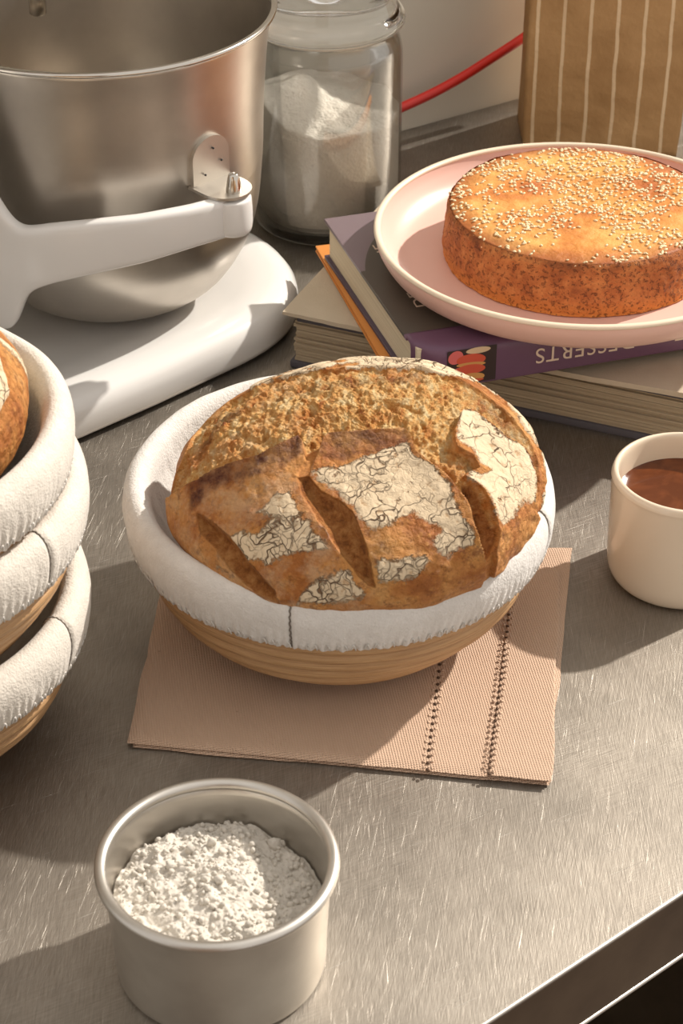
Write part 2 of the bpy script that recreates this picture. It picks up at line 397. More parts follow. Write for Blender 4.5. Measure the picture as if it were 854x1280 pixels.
def prism(name, poly, z0, z1, mat, parent, bev=0, label=None):
    bm = bmesh.new(); vs = [bm.verts.new((p[0], p[1], z0)) for p in poly]; f = bm.faces.new(vs); bm.normal_update()
    if f.normal.z > 0: f.normal_flip()
    r = bmesh.ops.extrude_face_region(bm, geom=[f])
    for v in r['geom']:
        if isinstance(v, bmesh.types.BMVert): v.co.z = z1
    bmesh.ops.recalc_face_normals(bm, faces=bm.faces[:])
    if bev: bmesh.ops.bevel(bm, geom=bm.edges[:], offset=bev, segments=3, profile=.5, affect='EDGES')
    me = bpy.data.meshes.new(name); bm.to_mesh(me); bm.free(); me.materials.append(mat)
    me.shade_smooth(); me.set_sharp_from_angle(angle=math.radians(35))
    o = bpy.data.objects.new(name, me); link(o, parent)
    if label: o['label'] = label
    return o
prism('work_surface', [(-1.0,0), (.9,0), (qb.x,qb.y), (qa.x,qa.y)], -.004, 0, WORK, wt, .0012)
tube('rolled_edge', [(-1.0,.0006,-.0012), (.9,.0006,-.0012)], .0012, BRKT, wt, 10)
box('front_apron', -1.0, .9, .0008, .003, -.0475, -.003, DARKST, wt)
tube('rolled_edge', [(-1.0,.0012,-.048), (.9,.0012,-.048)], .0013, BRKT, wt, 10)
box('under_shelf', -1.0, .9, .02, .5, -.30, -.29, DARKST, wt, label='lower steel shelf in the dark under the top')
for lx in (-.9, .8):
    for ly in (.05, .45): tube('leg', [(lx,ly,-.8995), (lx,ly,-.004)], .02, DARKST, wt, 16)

# ------------------------------------------------------------------ red hose along the wall
hp = [(430,158),(470,148),(503,134),(540,117),(575,98),(610,76),(650,50),(690,20),(730,-20)]
hw = smooth_prof([tuple(wall_pt(x, y, .02)) for x, y in hp], 5)
tag(tube('red_hose', hw, .0040, RED, None, 14), 'red rubber hose running up the wall between glass jar and striped bag', 'hose')

# ------------------------------------------------------------------ paper bag
def paper_bag():
    a = P(650,192,0); b = P(846,197,0); t = empty('paper_bag', a, math.atan2(b.y-a.y, b.x-a.x))
    w = (b-a).length; d = .075; H = .27; nx, ny, nz = 40, 20, 60
    per = [(w*i/nx, 0) for i in range(nx)]+[(w, d*i/ny) for i in range(ny)]+[(w-w*i/nx, d) for i in range(nx)]+[(0, d-d*i/ny) for i in range(ny)]
    n = len(per); V = []
    for k in range(nz+1):
        z = H*k/nz
        for (x, y) in per: V.append((x, y, z))
    V = np.array(V); p = V.copy()
    c = np.array([w/2, d/2, 0]); pinch = .012*np.sin(np.clip(p[:,2]/H,0,1)*PI)
    side = (np.minimum(abs(p[:,0]), abs(p[:,0]-w)) < 1e-6); mid = np.sin(np.clip(p[:,1]/d,0,1)*PI)
    V[:,0] += np.where(side, np.where(p[:,0] < w/2, 1, -1)*mid*pinch, 0)
    V[:,1] += .006*fbm(p, 14, 3, 3)+.004*np.sin(p[:,0]/w*PI)*-1*np.sin(p[:,2]/H*PI)
    V[:,0] += .003*fbm(p, 12, 3, 9); V[:,0] += (p[:,0]/w)*p[:,2]*.03
    V[:,2] = np.where(p[:,2] > H-1e-6, p[:,2]+.002*np.where((np.arange(len(p)) % 4) < 2, 1, -1), V[:,2])
    F = grid_faces(n, nz+1); F.append(tuple(reversed(range(n))))
    o = mesh('paper_body', V, F, KRAFT, t)
    so = o.modifiers.new('thick', 'SOLIDIFY'); so.thickness = .0006
    tag(t, 'brown kraft paper bag with cream vertical stripes behind the pink plate', 'bag')
paper_bag()

# ------------------------------------------------------------------ glass jar of flour
def jar():
    c = P(407,272,0); t = empty('glass_jar', c); R = .0565
    outer = smooth_prof([(.0,.001),(.04,.0),(.0525,.003),(R,.014),(R,.03),(R,.09),(R,.13),(R-.0015,.142),(.0525,.149),(.0535,.153)], 4)
    inner = smooth_prof([(.0505,.153),(.0495,.149),(R-.0035,.141),(R-.0015,.13),(R-.0015,.03),(R-.003,.016),(.046,.008),(.0,.007)], 4)
    lathe('jar_body', outer+inner, JGLASS, t, 96, caps=False)
    lathe('jar_lid', smooth_prof([(0,.150),(.04,.150),(.048,.1515),(.049,.154),(.0565,.156),(.058,.160),(.0565,.164),(.052,.168),(.049,.176),(.047,.186),(.040,.196),(.022,.203),(.014,.206),(.013,.214),(.018,.222),(.015,.230),(0,.232)], 3), GLASS, t, 96, caps=False)
    tube('seal_ring', [(.0515*math.cos(a), .0515*math.sin(a), .1548) for a in np.linspace(0, 2*PI, 64, endpoint=False)], .0018, plain('clear_rubber_seal', sr(214,206,192), .4), t, 8, closed=True)
    tag(t, 'clear glass storage jar with glass lid, half full of flour, behind the mixer bowl', 'jar')
    # the flour
    n, m_ = 96, 40; V = []; F = []; rr = R-.0019
    zs = [.0085,.012,.02,.04,.06,.08]
    prof = [(0.0,.0080),(.03,.0080),(.045,.0088),(rr-.003,.018),(rr,.03)]
    for r, z in prof:
        for i in range(n): a = 2*PI*i/n; V.append((r*math.cos(a), r*math.sin(a), z))
    def top(a, r):
        x, y = r*math.cos(a), r*math.sin(a); q = np.array([[x, y, 0]])
        base = .096 + .016*math.exp(-((x+.018)**2+(y+.0)**2)/.0006) - .20*max(0, x-.005)*.5 - .55*max(0,-y-.02)*(1 if x > -.03 else .4)*.35
        base += .012*math.exp(-((x+.052)**2+(y+.02)**2)/.0008)
        return base+.004*float(fbm(q, 60, 4, 5)[0])
    for i in range(n): a = 2*PI*i/n; V.append((rr*math.cos(a), rr*math.sin(a), top(a, rr)-.0015))
    for k in range(m_):
        r = (rr-.0004)*(1-k/m_)
        for i in range(n): a = 2*PI*i/n; V.append((r*math.cos(a), r*math.sin(a), top(a, r)))
    rows = len(prof)+1+m_; F = grid_faces(n, rows); F.append(tuple(range((rows-1)*n, rows*n)))
    o = mesh('jar_flour', V, F, JFLOUR); o.location = c; o['kind'] = 'stuff'
    tag(o, 'white flour heaped unevenly inside the glass storage jar', 'flour')
jar()

# ------------------------------------------------------------------ books
def book(name, loc, rz, L, D, H, board, top_m, pages, spine=None, label='', cover_t=.0025, inset=.003):
    t = empty(name, loc, rz); tag(t, label, 'book')
    box('back_cover', 0, L, 0, D, 0, cover_t, board, t, .0008)
    return t
g0 = P(365,458,0); gdir = math.radians(-22.5); GH = .0430
t = empty('thick_book', g0, gdir); tag(t, 'thick old book with browned page edges and beige cover, bottom of the stack', 'book')
box('back_cover', -.001, .33, -.001, .20, 0, .005, BLUEGREY, t, .0008, 'blue grey bottom board')
# page block built as thick signatures, slightly uneven
V = []; F = []; zs = np.linspace(.0052, GH-.0082, 15)
for k in range(14):
    dx = random.uniform(.001, .0035); dy = random.uniform(.0005, .003)
    o_ = len(V); x0, x1, y0, y1, z0, z1 = dx, .327, dy, .197, zs[k]+.00012, zs[k+1]-.00012
    V += [(x0,y0,z0),(x1,y0,z0),(x1,y1,z0),(x0,y1,z0),(x0,y0,z1),(x1,y0,z1),(x1,y1,z1),(x0,y1,z1)]
    F += [tuple(o_+i for i in f) for f in ((3,2,1,0),(4,5,6,7),(0,1,5,4),(1,2,6,5),(2,3,7,6),(3,0,4,7))]
mesh('page_block', V, F, PAGES, t, smooth=False)
n, r_ = 60, 20; V = []
for side in (0, 1):
    for j in range(r_):
        for i in range(n):
            x = -.004+.336*i/(n-1); y = -.005+.207*j/(r_-1)
            z = GH-.0036*(1-side)*1.0 + .0 + .0012*math.sin(x*22+1)*math.exp(-y/.03) + .0014*math.exp(-(x+.004)/.02)*math.exp(-(y+.004)/.03)
            edge = .0006*float(noise3(np.array([[x,y,0.]]), 120, 3)[0]) if j == 0 else 0
            V.append((x, y+edge, min(z, GH+.001) if j > 2 or True else z))
F = []
nn = n*r_
for j in range(r_-1):
    for i in range(n-1):
        a = j*n+i; F.append((a+n, a+n+1, a+1, a)); F.append((nn+a, nn+a+1, nn+a+n+1, nn+a+n))
for i in range(n-1):
    F.append((i, i+1, nn+i+1, nn+i)); a = (r_-1)*n+i; F.append((a+1, a, nn+a, nn+a+1))
for j in range(r_-1):
    a = j*n; F.append((a+n, a, nn+a, nn+a+n)); a = j*n+n-1; F.append((a, a+n, nn+a+n, nn+a))
for v in range(len(V)):
    x, y, z = V[v]; V[v] = (x, y, z-(.0006 if y > .02 or True else 0))
mesh('front_cover', V, F, BEIGE, t, autos=40)
box('cover_gap_shade', .004, .329, .0006, .198, GH-.0080, GH-.0046, BLUEGREY, t, 0, 'dark strip standing in for the shaded gap under the cover')  # dark strip paints the shade of the gap between cover and pages
z1 = GH+.0006
# orange thin book
pang = math.radians(17.5); og = P(500,455,z1)
t = empty('thin_book', og+Vector((-.0125,.001,0)), math.radians(15.5)); tag(t, 'thin orange-covered book sandwiched between the thick old book and the purple one', 'book')
box('back_cover', 0, .21, 0, .158, .0002, .0016, ORANGE, t, .0004)
box('page_block', .002, .208, .002, .156, .0016, .0034, ORANGE, t, 0, 'orange page edges')
box('front_cover', 0, .21, 0, .158, .0034, .0048, ORANGE, t, .0004)
z2 = z1+.0050
# purple dessert book
ps = P(550,490,z2); PH = .0300
t = empty('dessert_book', ps, pang); tag(t, 'purple-spined dessert book with cream lettering and dark cover under the pink plate', 'book')
cx0 = -.0155; BD = .190; BL = .26
box('back_cover', cx0, BL, .020, BD, .0001, .0026, PURPLED, t, .0006)
box('page_block', cx0+.003, BL-.003, .008, BD-.003, .0026, PH-.0026, PAGES2, t)
cov = box('front_cover', cx0, BL, .020, BD, PH-.0026, PH, COVER, t, .0006, 'dark printed front cover with a purple band')
# spine: rounded profile swept along x with a tucked left end
prof = smooth_prof([(.024,PH+.0002),(.012,PH+.0002),(.004,PH-.001),(.0004,PH-.005),(0,PH*.5),(.0004,.004),(.002,.0008),(.012,.0002)], 5)
xs = [cx0+.0005, cx0+.004, -.009, -.005, -.001, .004] + list(np.linspace(.01, BL, 30)); offs = [.0125,.0105,.0062,.0026,.0006,0]+[0]*30
V = []
for x, of in zip(xs, offs):
    for (y, z) in prof: V.append((x, y+of*(1-min(1,y/.024)), z))
k = len(prof); F = []
for i in range(len(xs)-1):
    for j in range(k-1): F.append((i*k+j, i*k+j+1, (i+1)*k+j+1, (i+1)*k+j))
sp = mesh('spine', V, F, PURPLE, t); mo = sp.modifiers.new('t','SOLIDIFY'); mo.thickness = .0012; mo.offset = -1
# printed picture of macarons on the spine, flat print
def flat(name, polys, parent, y=-.0003):
    obs = []
    for col, pts in polys:
        pass
    V = []; F = []; mats = []; mi = []
    for q, (mt, pts) in enumerate(polys):
        o_ = len(V); V += [(x, y-.00004*q, z) for x, z in pts]; F.append(tuple(range(o_, o_+len(pts))))
        if mt not in mats: mats.append(mt)
        mi.append(mats.index(mt))
    o = mesh(name, V, F, mats, parent, smooth=False)
    for p_, i_ in zip(o.data.polygons, mi): p_.material_index = i_
    return o
def ell(cx, cz, a, b, rot=0, n=20):
    r = []
    for i in range(n):
        q = 2*PI*i/n; x = a*math.cos(q); z = b*math.sin(q); r.append((cx+x*math.cos(rot)-z*math.sin(rot), cz+x*math.sin(rot)+z*math.cos(rot)))
    return r
pk, rd, yl, bk, cr_ = plain('print_pink', sr(214,104,100), .5), plain('print_red', sr(206,84,58), .5), plain('print_yellow', sr(206,150,84), .5), plain('print_dark', sr(52,38,36), .45), plain('print_cream', sr(214,186,150), .5)
flat('spine_picture', [(bk, [(.004,.003),(.036,.003),(.036,.0275),(.004,.0275)]), (pk, ell(.0095,.0225,.005,.0045,.5)), (cr_, ell(.024,.0255,.008,.0022)), (pk, ell(.010,.0095,.004,.0062,-.5)),
   (rd, ell(.0195,.0195,.0095,.0042,-.05)), (yl, ell(.0195,.0163,.0096,.0016,-.05)), (rd, ell(.0195,.0130,.0095,.0034,-.05)), (yl, ell(.0195,.0070,.0092,.0032)), (rd, ell(.0195,.0048,.0088,.0012))], t).parent = t
def text(name, body, size, M4, mat, parent, sx=1.0, ext=.00005):
    cu = bpy.data.curves.new(name, 'FONT'); cu.body = body; cu.size = size; cu.extrude = ext; cu.align_x = 'CENTER'; cu.align_y = 'CENTER'; cu.space_character = 1.08
    tmp = bpy.data.objects.new(name, cu); SC.collection.objects.link(tmp); dg = bpy.context.evaluated_depsgraph_get(); dg.update()
    me = bpy.data.meshes.new_from_object(tmp.evaluated_get(dg)); bpy.data.objects.remove(tmp); me.materials.clear(); me.materials.append(mat)
    me.transform(M4@Matrix.Diagonal((sx,1,1,1))); o = bpy.data.objects.new(name, me); link(o, parent); return o
RX = Matrix.Rotation(PI/2, 4, 'X')
def spine_text(body, x, z, size, sx=1.0): return text('spine_lettering', body, size, Matrix.Translation((x, -.0004, z))@RX@Matrix.Rotation(PI, 4, 'Z'), LETTER, t, sx)
spine_text('DESSERTS', .0955, .0150, .0150, .98)
spine_text('AND', .139, .0165, .008, 1.0)
spine_text('PÂTISSERIE', .1935, .0150, .0150, .98)
text('cover_lettering', 'DE CUISINE', .0105, Matrix.Translation((cx0+.0225, .098, PH+.0001))@Matrix.Rotation(math.radians(90), 4, 'Z'), LETTER, t, 1.55)
z3 = z2+PH+.0004

# ------------------------------------------------------------------ plate and cake
pc = P(723, 286, z3+.024); PZ = z3; R = .1315
t = empty('pink_plate', (pc.x, pc.y, PZ)); tag(t, 'matt pink coupe plate with cream rim carrying the round cake', 'plate')
prof = smooth_prof([(0,.0035),(.08,.0035),(.105,.0045),(.117,.009),(.1245,.017),(.1275,.0235)], 6)+smooth_prof([(.1305,.0235),(.129,.016),(.122,.006),(.110,.0012),(.095,0),(.0,0)], 5)
prof2 = []
lathe('plate_body', prof, PINK, t, 160, autos=70, caps=False)
closed_lathe('rim', [(.1290+.0022*math.cos(a), .0240+.0017*math.sin(a)) for a in np.linspace(0, 2*PI, 12, endpoint=False)], CREAMG, t, 160, label='cream glazed rim')
ck = P(727, 253, PZ+.0036+.036); CH = .034
t = empty('sesame_cake', (ck.x, ck.y, PZ+.0037)); tag(t, 'round golden cake topped with sesame seeds on the pink plate', 'cake')
n = 240; V = []; prof = smooth_prof([(.0,.0),(.05,0),(.0795,.0),(.0825,.002),(.0832,.008),(.0825,.018),(.0818,.027),(.0815,.031),(.080,.0336)], 5)
rows = prof
for r, z in rows:
    for i in range(n): a = 2*PI*i/n; V.append((r*math.cos(a), r*math.sin(a), z))
V = np.array(V); nr = np.hypot(V[:,0], V[:,1]); dsp = .0009*fbm(V, 70, 4, 2)+.0005*fbm(V, 300, 2, 4)
V[:,0] *= 1+dsp/np.maximum(nr, .02); V[:,1] *= 1+dsp/np.maximum(nr, .02); V[:,2] += np.where(V[:,2] > .03, .0012*fbm(V, 60, 3, 8), 0)
V *= 1.055; mesh('cake_side', V, grid_faces(n, len(rows)), CSIDE, t)
def cake_top(x, y):
    p = np.stack([x, y, np.zeros_like(x)], 1); r = np.hypot(x, y)
    return .0335-.0028*sst(.079,.081,r)+.0016*sst(.081,.066,r)-.0012*np.exp(-(r/.03)**2)+.0012*fbm(p, 45, 4, 8)*sst(.082,.07,r)-.0030*np.exp(-((x+.004)**2+(y-.03)**2)/.00035)
V = []; m_ = 80
for k in range(m_):
    r = .0812*(1-k/m_)
    for i in range(n): a = 2*PI*i/n; V.append((r*math.cos(a), r*math.sin(a), 0))
V = np.array(V); V[:,2] = cake_top(V[:,0], V[:,1]); V *= 1.055
mesh('cake_top', V, grid_faces(n, m_)+[tuple(range((m_-1)*n, m_*n))], CTOP, t)
it = []; N = 1500
while len(it) < N:
    a = random.uniform(0, 2*PI); r = .079*math.sqrt(random.random()); x, y = r*math.cos(a), r*math.sin(a)
    dn = float(fbm(np.array([[x, y, 0.]]), 35, 2, 33)[0])
    if random.random() > .42+1.4*dn+.25*(x > .0)+.1: continue
    it.append(((x, y, 0), (.00155*random.uniform(.8,1.1), .00095*random.uniform(.8,1.1), .0006), (random.uniform(-.4,.4), random.uniform(-.4,.4), random.uniform(0, PI))))
xy = np.array([i[0] for i in it]); zz = cake_top(xy[:,0], xy[:,1])
it = [((c[0], c[1], z+.0003), s, e) for (c, s, e), z in zip(it, zz)]
for _ in range(40):
    a = random.uniform(0, 2*PI); r = random.uniform(.0795,.0812); it.append(((r*math.cos(a), r*math.sin(a), .0325-random.random()**2*.008), (.0012,.0009,.0006), (random.random()*3, random.random()*3, 0)))
V, F = blobs(it, 1, .05); V = V*1.055; o = mesh('sesame_seeds', V, F, SEED, t); o['kind'] = 'stuff'; o['label'] = 'toasted sesame seeds sprinkled over the top'

# ------------------------------------------------------------------ mug of coffee
mc = P(861, 589, .070); CR = .0425
t = empty('coffee_mug', (mc.x, mc.y, 0)); tag(t, 'glossy ivory ceramic mug of coffee at the right edge', 'mug')
H = .0700
prof = smooth_prof([(0,.001),(.03,.0012),(.035,.0006),(.0385,.003),(.0408,.009),(.0415,.02),(.0420,.05),(CR-.0002,.064),(CR,H-.003),(CR-.0014,H),(CR-.0038,H-.0008),(CR-.0046,.060),(.0372,.03),(.0366,.012),(.030,.006),(0,.0055)], 5)
lathe('mug_body', prof, IVORY, t, 128, autos=70, caps=False)
V, F = tube('x', smooth_prof([(CR-.0015+.0, 0, .056), (CR+.010, 0, .058), (CR+.020, 0, .050), (CR+.023, 0, .036), (CR+.018, 0, .022), (CR+.008, 0, .016), (CR-.0015, 0, .016)], 5), .0042, None, vf=True, n=14)
mesh('handle', V, F, IVORY, t)
rc = .0376
lathe('coffee', [(0,.030),(rc-.0012,.030),(rc+.0004,.0545),(rc-.0008,.0541),(rc-.0022,.0538),(0,.0538)], COFFEE, None, 96, caps=False).location = (mc.x, mc.y, 0)
o = bpy.data.objects['coffee']; tag(o, 'dark brown coffee inside the ivory mug', 'coffee')

# ------------------------------------------------------------------ stand mixer and bowl
B = atd = CAM + ray(120, 8)*1.3232; BX, BY, RZ = B.x, B.y, B.z
ax = math.radians(44)
def aa(a, p): return (a, p)       # local frame of the mixer: x along its axis (towards the nose), y to its left
t = empty('stand_mixer', (BX, BY, 0), ax); tag(t, 'white enamelled stand mixer with bowl-lift arms at the upper left', 'mixer')
def outline(ins, n=60):
    pts = []; hw = .1165-ins; nose = .122-ins; back = -.30+ins
    for i in range(n+1):
        q = PI/2*i/n; x = nose*math.sin(q)**(2/2.7); y = -hw*math.cos(q)**(2/2.1); pts.append((x, y))
    pts += [(x, -y) for x, y in reversed(pts[:-1])]
    m2 = []
    for i in range(31):
        q = PI/2*i/30; m2.append((back+.03-.0+.0-.03*math.sin(q)+0, (hw*.86-.03)+.03*math.cos(q)))
    pts += [(-.06, hw), (-.12, hw*.98), (-.18, hw*.93)] + m2 + [(x, -y) for x, y in reversed(m2)] + [(-.18, -hw*.93), (-.12, -hw*.98), (-.06, -hw)]
    return pts
lv = [(.004,.003),(.001,.0045),(0,.008),(0,.017),(.0012,.0225),(.0045,.0272),(.0095,.0300),(.018,.0312),(.035,.0290),(.06,.0220),(.08,.0190)]
V = []; 
for ins, z in lv: V += [(x, y, z) for x, y in outline(ins)]
n = len(outline(0)); F = grid_faces(n, len(lv)); F.append(tuple(range((len(lv)-1)*n, len(lv)*n))); F.append(tuple(reversed(range(n))))
mesh('base', V, F, ENAMEL, t, autos=60)
V = []
for ins, z in ((.006,0),(.005,.0032)): V += [(x, y, z) for x, y in outline(ins)]
mesh('rubber_foot', V, grid_faces(n, 2)+[tuple(reversed(range(n))), tuple(range(n, 2*n))], DARK, t, autos=30)
def loft(name, secs, mat, parent, k=40, e=2.6):       # sections: (centre, axis_u, axis_v, a, b)
    V = []
    for c, u, v, a, b in secs:
        for i in range(k):
            q = 2*PI*i/k; cc, ss = math.cos(q), math.sin(q)
            V.append(Vector(c)+Vector(u)*(a*math.copysign(abs(cc)**(2/e), cc))+Vector(v)*(b*math.copysign(abs(ss)**(2/e), ss)))
    F = grid_faces(k, len(secs)); F.append(tuple(reversed(range(k)))); F.append(tuple(range((len(secs)-1)*k, len(secs)*k)))
    return mesh(name, V, F, mat, parent, autos=60)
X_, Y_, Z_ = (1,0,0), (0,1,0), (0,0,1)
loft('column', [((-.235,0,z), X_, Y_, a, b) for z, a, b in ((.030,.058,.075),(.05,.050,.062),(.10,.044,.055),(.20,.044,.055),(.30,.048,.056),(.36,.055,.058))], ENAMEL, t)
loft('mixer_head', [((x,0,z), Y_, Z_, a, b) for x, z, a, b in ((-.315,.40,.02,.02),(-.31,.40,.045,.045),(-.27,.40,.060,.060),(-.15,.40,.064,.062),(0,.40,.064,.060),(.08,.40,.058,.052),(.115,.40,.045,.04),(.125,.40,.02,.018))], ENAMEL, t, e=2.1)
sx, sy = proj((BX, BY, RZ))
sp_ = P(47, 8, RZ+.012)-Vector((BX, BY, 0)); sp_ = Matrix.Rotation(-ax, 3, 'Z')@sp_
tube('drive_shaft', [(sp_.x, sp_.y, .35), (sp_.x, sp_.y, RZ+.02), (sp_.x, sp_.y, RZ+.008), (sp_.x, sp_.y, RZ+.0065)], [.0055,.0055,.0055,.0035], CHROME, t, 16)
# arms: strip that follows the bowl, heights read off the photograph
PR = .1265
tab = [(-41,243,286),(-46,243,291),(-60,257,307),(-75,269,327),(-90,276,342),(-100,280,352),(-106,283,360),(-109,282,369),(-111,276,386),(-113,264,408),(-116,236,409),(-120,196,404),(-126,150,398),(-132,110,394)]
def arm(mirror):
    V = []; secs = []
    T = np.array(tab, float); angs = np.linspace(-41, -132, 110); c0 = None
    for a in angs:
        tp = np.interp(-a, -T[:,0], T[:,1]); bt = np.interp(-a, -T[:,0], T[:,2])
        X, Y = BX+PR*math.cos(math.radians(a)), BY+PR*math.sin(math.radians(a))
        zt, zb = zat(X, Y, tp), zat(X, Y, bt); th = math.radians(a)-ax
        ext = max(0, -a-108)/24; pr_ = PR+ext*ext*.02
        secs.append((th, zt, zb, pr_, .0085))
    # smooth heights a little
    zt = np.array([s[1] for s in secs]); zb = np.array([s[2] for s in secs])
    for _ in range(6): zt[1:-1] = (zt[:-2]+2*zt[1:-1]+zt[2:])/4; zb[1:-1] = (zb[:-2]+2*zb[1:-1]+zb[2:])/4
    k = 28
    for (th, _, _, r, w), a, b in zip(secs, zt, zb):
        m_ = (a+b)/2; h = (a-b)/2
        for i in range(k):
            q = 2*PI*i/k; cc, ss = math.cos(q), math.sin(q); e = 5
            rr = r+w*.62*math.copysign(abs(cc)**(2/3.2), cc); z = m_+h*math.copysign(abs(ss)**(2/7), ss)
            y = rr*math.sin(th); V.append((rr*math.cos(th), y*mirror, z))
    F = grid_faces(k, len(secs)); F.append(tuple(reversed(range(k)))); F.append(tuple(range((len(secs)-1)*k, len(secs)*k)))
    if mirror < 0: F = [tuple(reversed(f)) for f in F]
    o = mesh('bowl_arm', V, F, ENAMEL, t, autos=55)
    th = math.radians(-46)-ax; q = Vector((PR*math.cos(th), PR*math.sin(th)*mirror, 0)); z1_, z0_ = zt[6], zb[6]
    w_ = .0125; pr2 = smooth_prof([(0,z0_),(.009,z0_+.001),(w_,z0_+.006),(w_,z1_-.004),(.0105,z1_-.0005),(0,z1_)], 4)
    e_ = mesh('arm_end', [(q.x+x, q.y+y, z) for x, y, z in lathe_v(pr2, 32)], grid_faces(32, len(pr2)), ENAMEL, t)
    q2 = q*(PR+.002)/PR
    pn = smooth_prof([(.0052,z1_-.001),(.0048,z1_+.006),(.0034,z1_+.014),(.0018,z1_+.0155),(0,z1_+.016)], 3)
    mesh('bowl_pin', [(q2.x+x, q2.y+y, z) for x, y, z in lathe_v(pn, 20)], grid_faces(20, len(pn)), CHROME, t)
    return z1_, q
zpin, qpin = arm(1); arm(-1)
loft('arm_bridge', [((-.200+dx,0,.16), Y_, Z_, w_, .05) for dx, w_ in ((-.02,.05),(.0,.058),(.02,.06),(.040,.055),(.058,.04))], ENAMEL, t)

b = empty('mixing_bowl', (BX, BY, 0)); tag(b, 'large satin stainless steel mixing bowl with pin bracket, hung in the white mixer', 'bowl')
cz = zat(BX, BY-.10, 275)
outer = smooth_prof([(0,.021),(.030,.021),(.052,.025),(.076,.040),(.093,.066),(.1005,.092),(.1035,cz-.004),(.1042,cz+.004),(.1055,.16),(.1085,.20),(.1120,RZ-.002)], 6)
inner = [(r-.0012, z+.0012) for r, z in reversed(outer)]
inner[-1] = (0, inner[-1][1])
lathe('bowl_wall', outer+inner, STEEL, b, 160, autos=60, caps=False)
closed_lathe('rolled_rim', [(.1133+.0022*math.cos(a), RZ+.0018*math.sin(a)) for a in np.linspace(0, 2*PI, 14, endpoint=False)], CHROME, b, 160)
# bracket with three weld dots
th = math.radians(-46)
def bl(r, dth, z): return (r*math.cos(th+dth), r*math.sin(th+dth), z)
bk0 = zpin+.0015
pts = [(-.0145,bk0)] + [(.0145*math.cos(PI-q), bk0+.018+.0145*math.sin(PI-q)) for q in np.linspace(0, PI, 16)] + [(.0145,bk0)]
V = []
for rr in (.1045, .1088):
    for s_, z in pts: V.append(bl(rr, s_/.105, z))
k = len(pts); F = [tuple(range(k, 2*k)), tuple(reversed(range(k)))]+[(i, (i+1) % k, k+(i+1) % k, k+i) for i in range(k)]
mesh('bracket_plate', V, F, BRKT, b, autos=40)
er_, et = Vector((math.cos(th), math.sin(th), 0)), Vector((-math.sin(th), math.cos(th), 0))
fl_ = [(-.0165,.104),(-.0165,.120)]+[(.0165*math.cos(PI+q), .120+.0175*math.sin(q)) for q in np.linspace(.15, PI-.15, 16)]+[(.0165,.120),(.0165,.104)]
V = []
for z in (bk0, bk0+.0018):
    for s_, r in fl_: p = er_*r+et*s_; V.append((p.x, p.y, z))
k = len(fl_); mesh('bracket_flange', V, [tuple(range(k, 2*k)), tuple(reversed(range(k)))]+[(i, (i+1) % k, k+(i+1) % k, k+i) for i in range(k)], BRKT, b, autos=40)
for s_, dz in ((-.006,.008),(.001,.024),(.0075,.014)):
    p = er_*.1089+et*s_; o = mesh('rivet_mark', *blobs([((p.x, p.y, bk0+dz), (.0009,.0009,.0009), (0,0,0))], 1, 0), DARK, b)

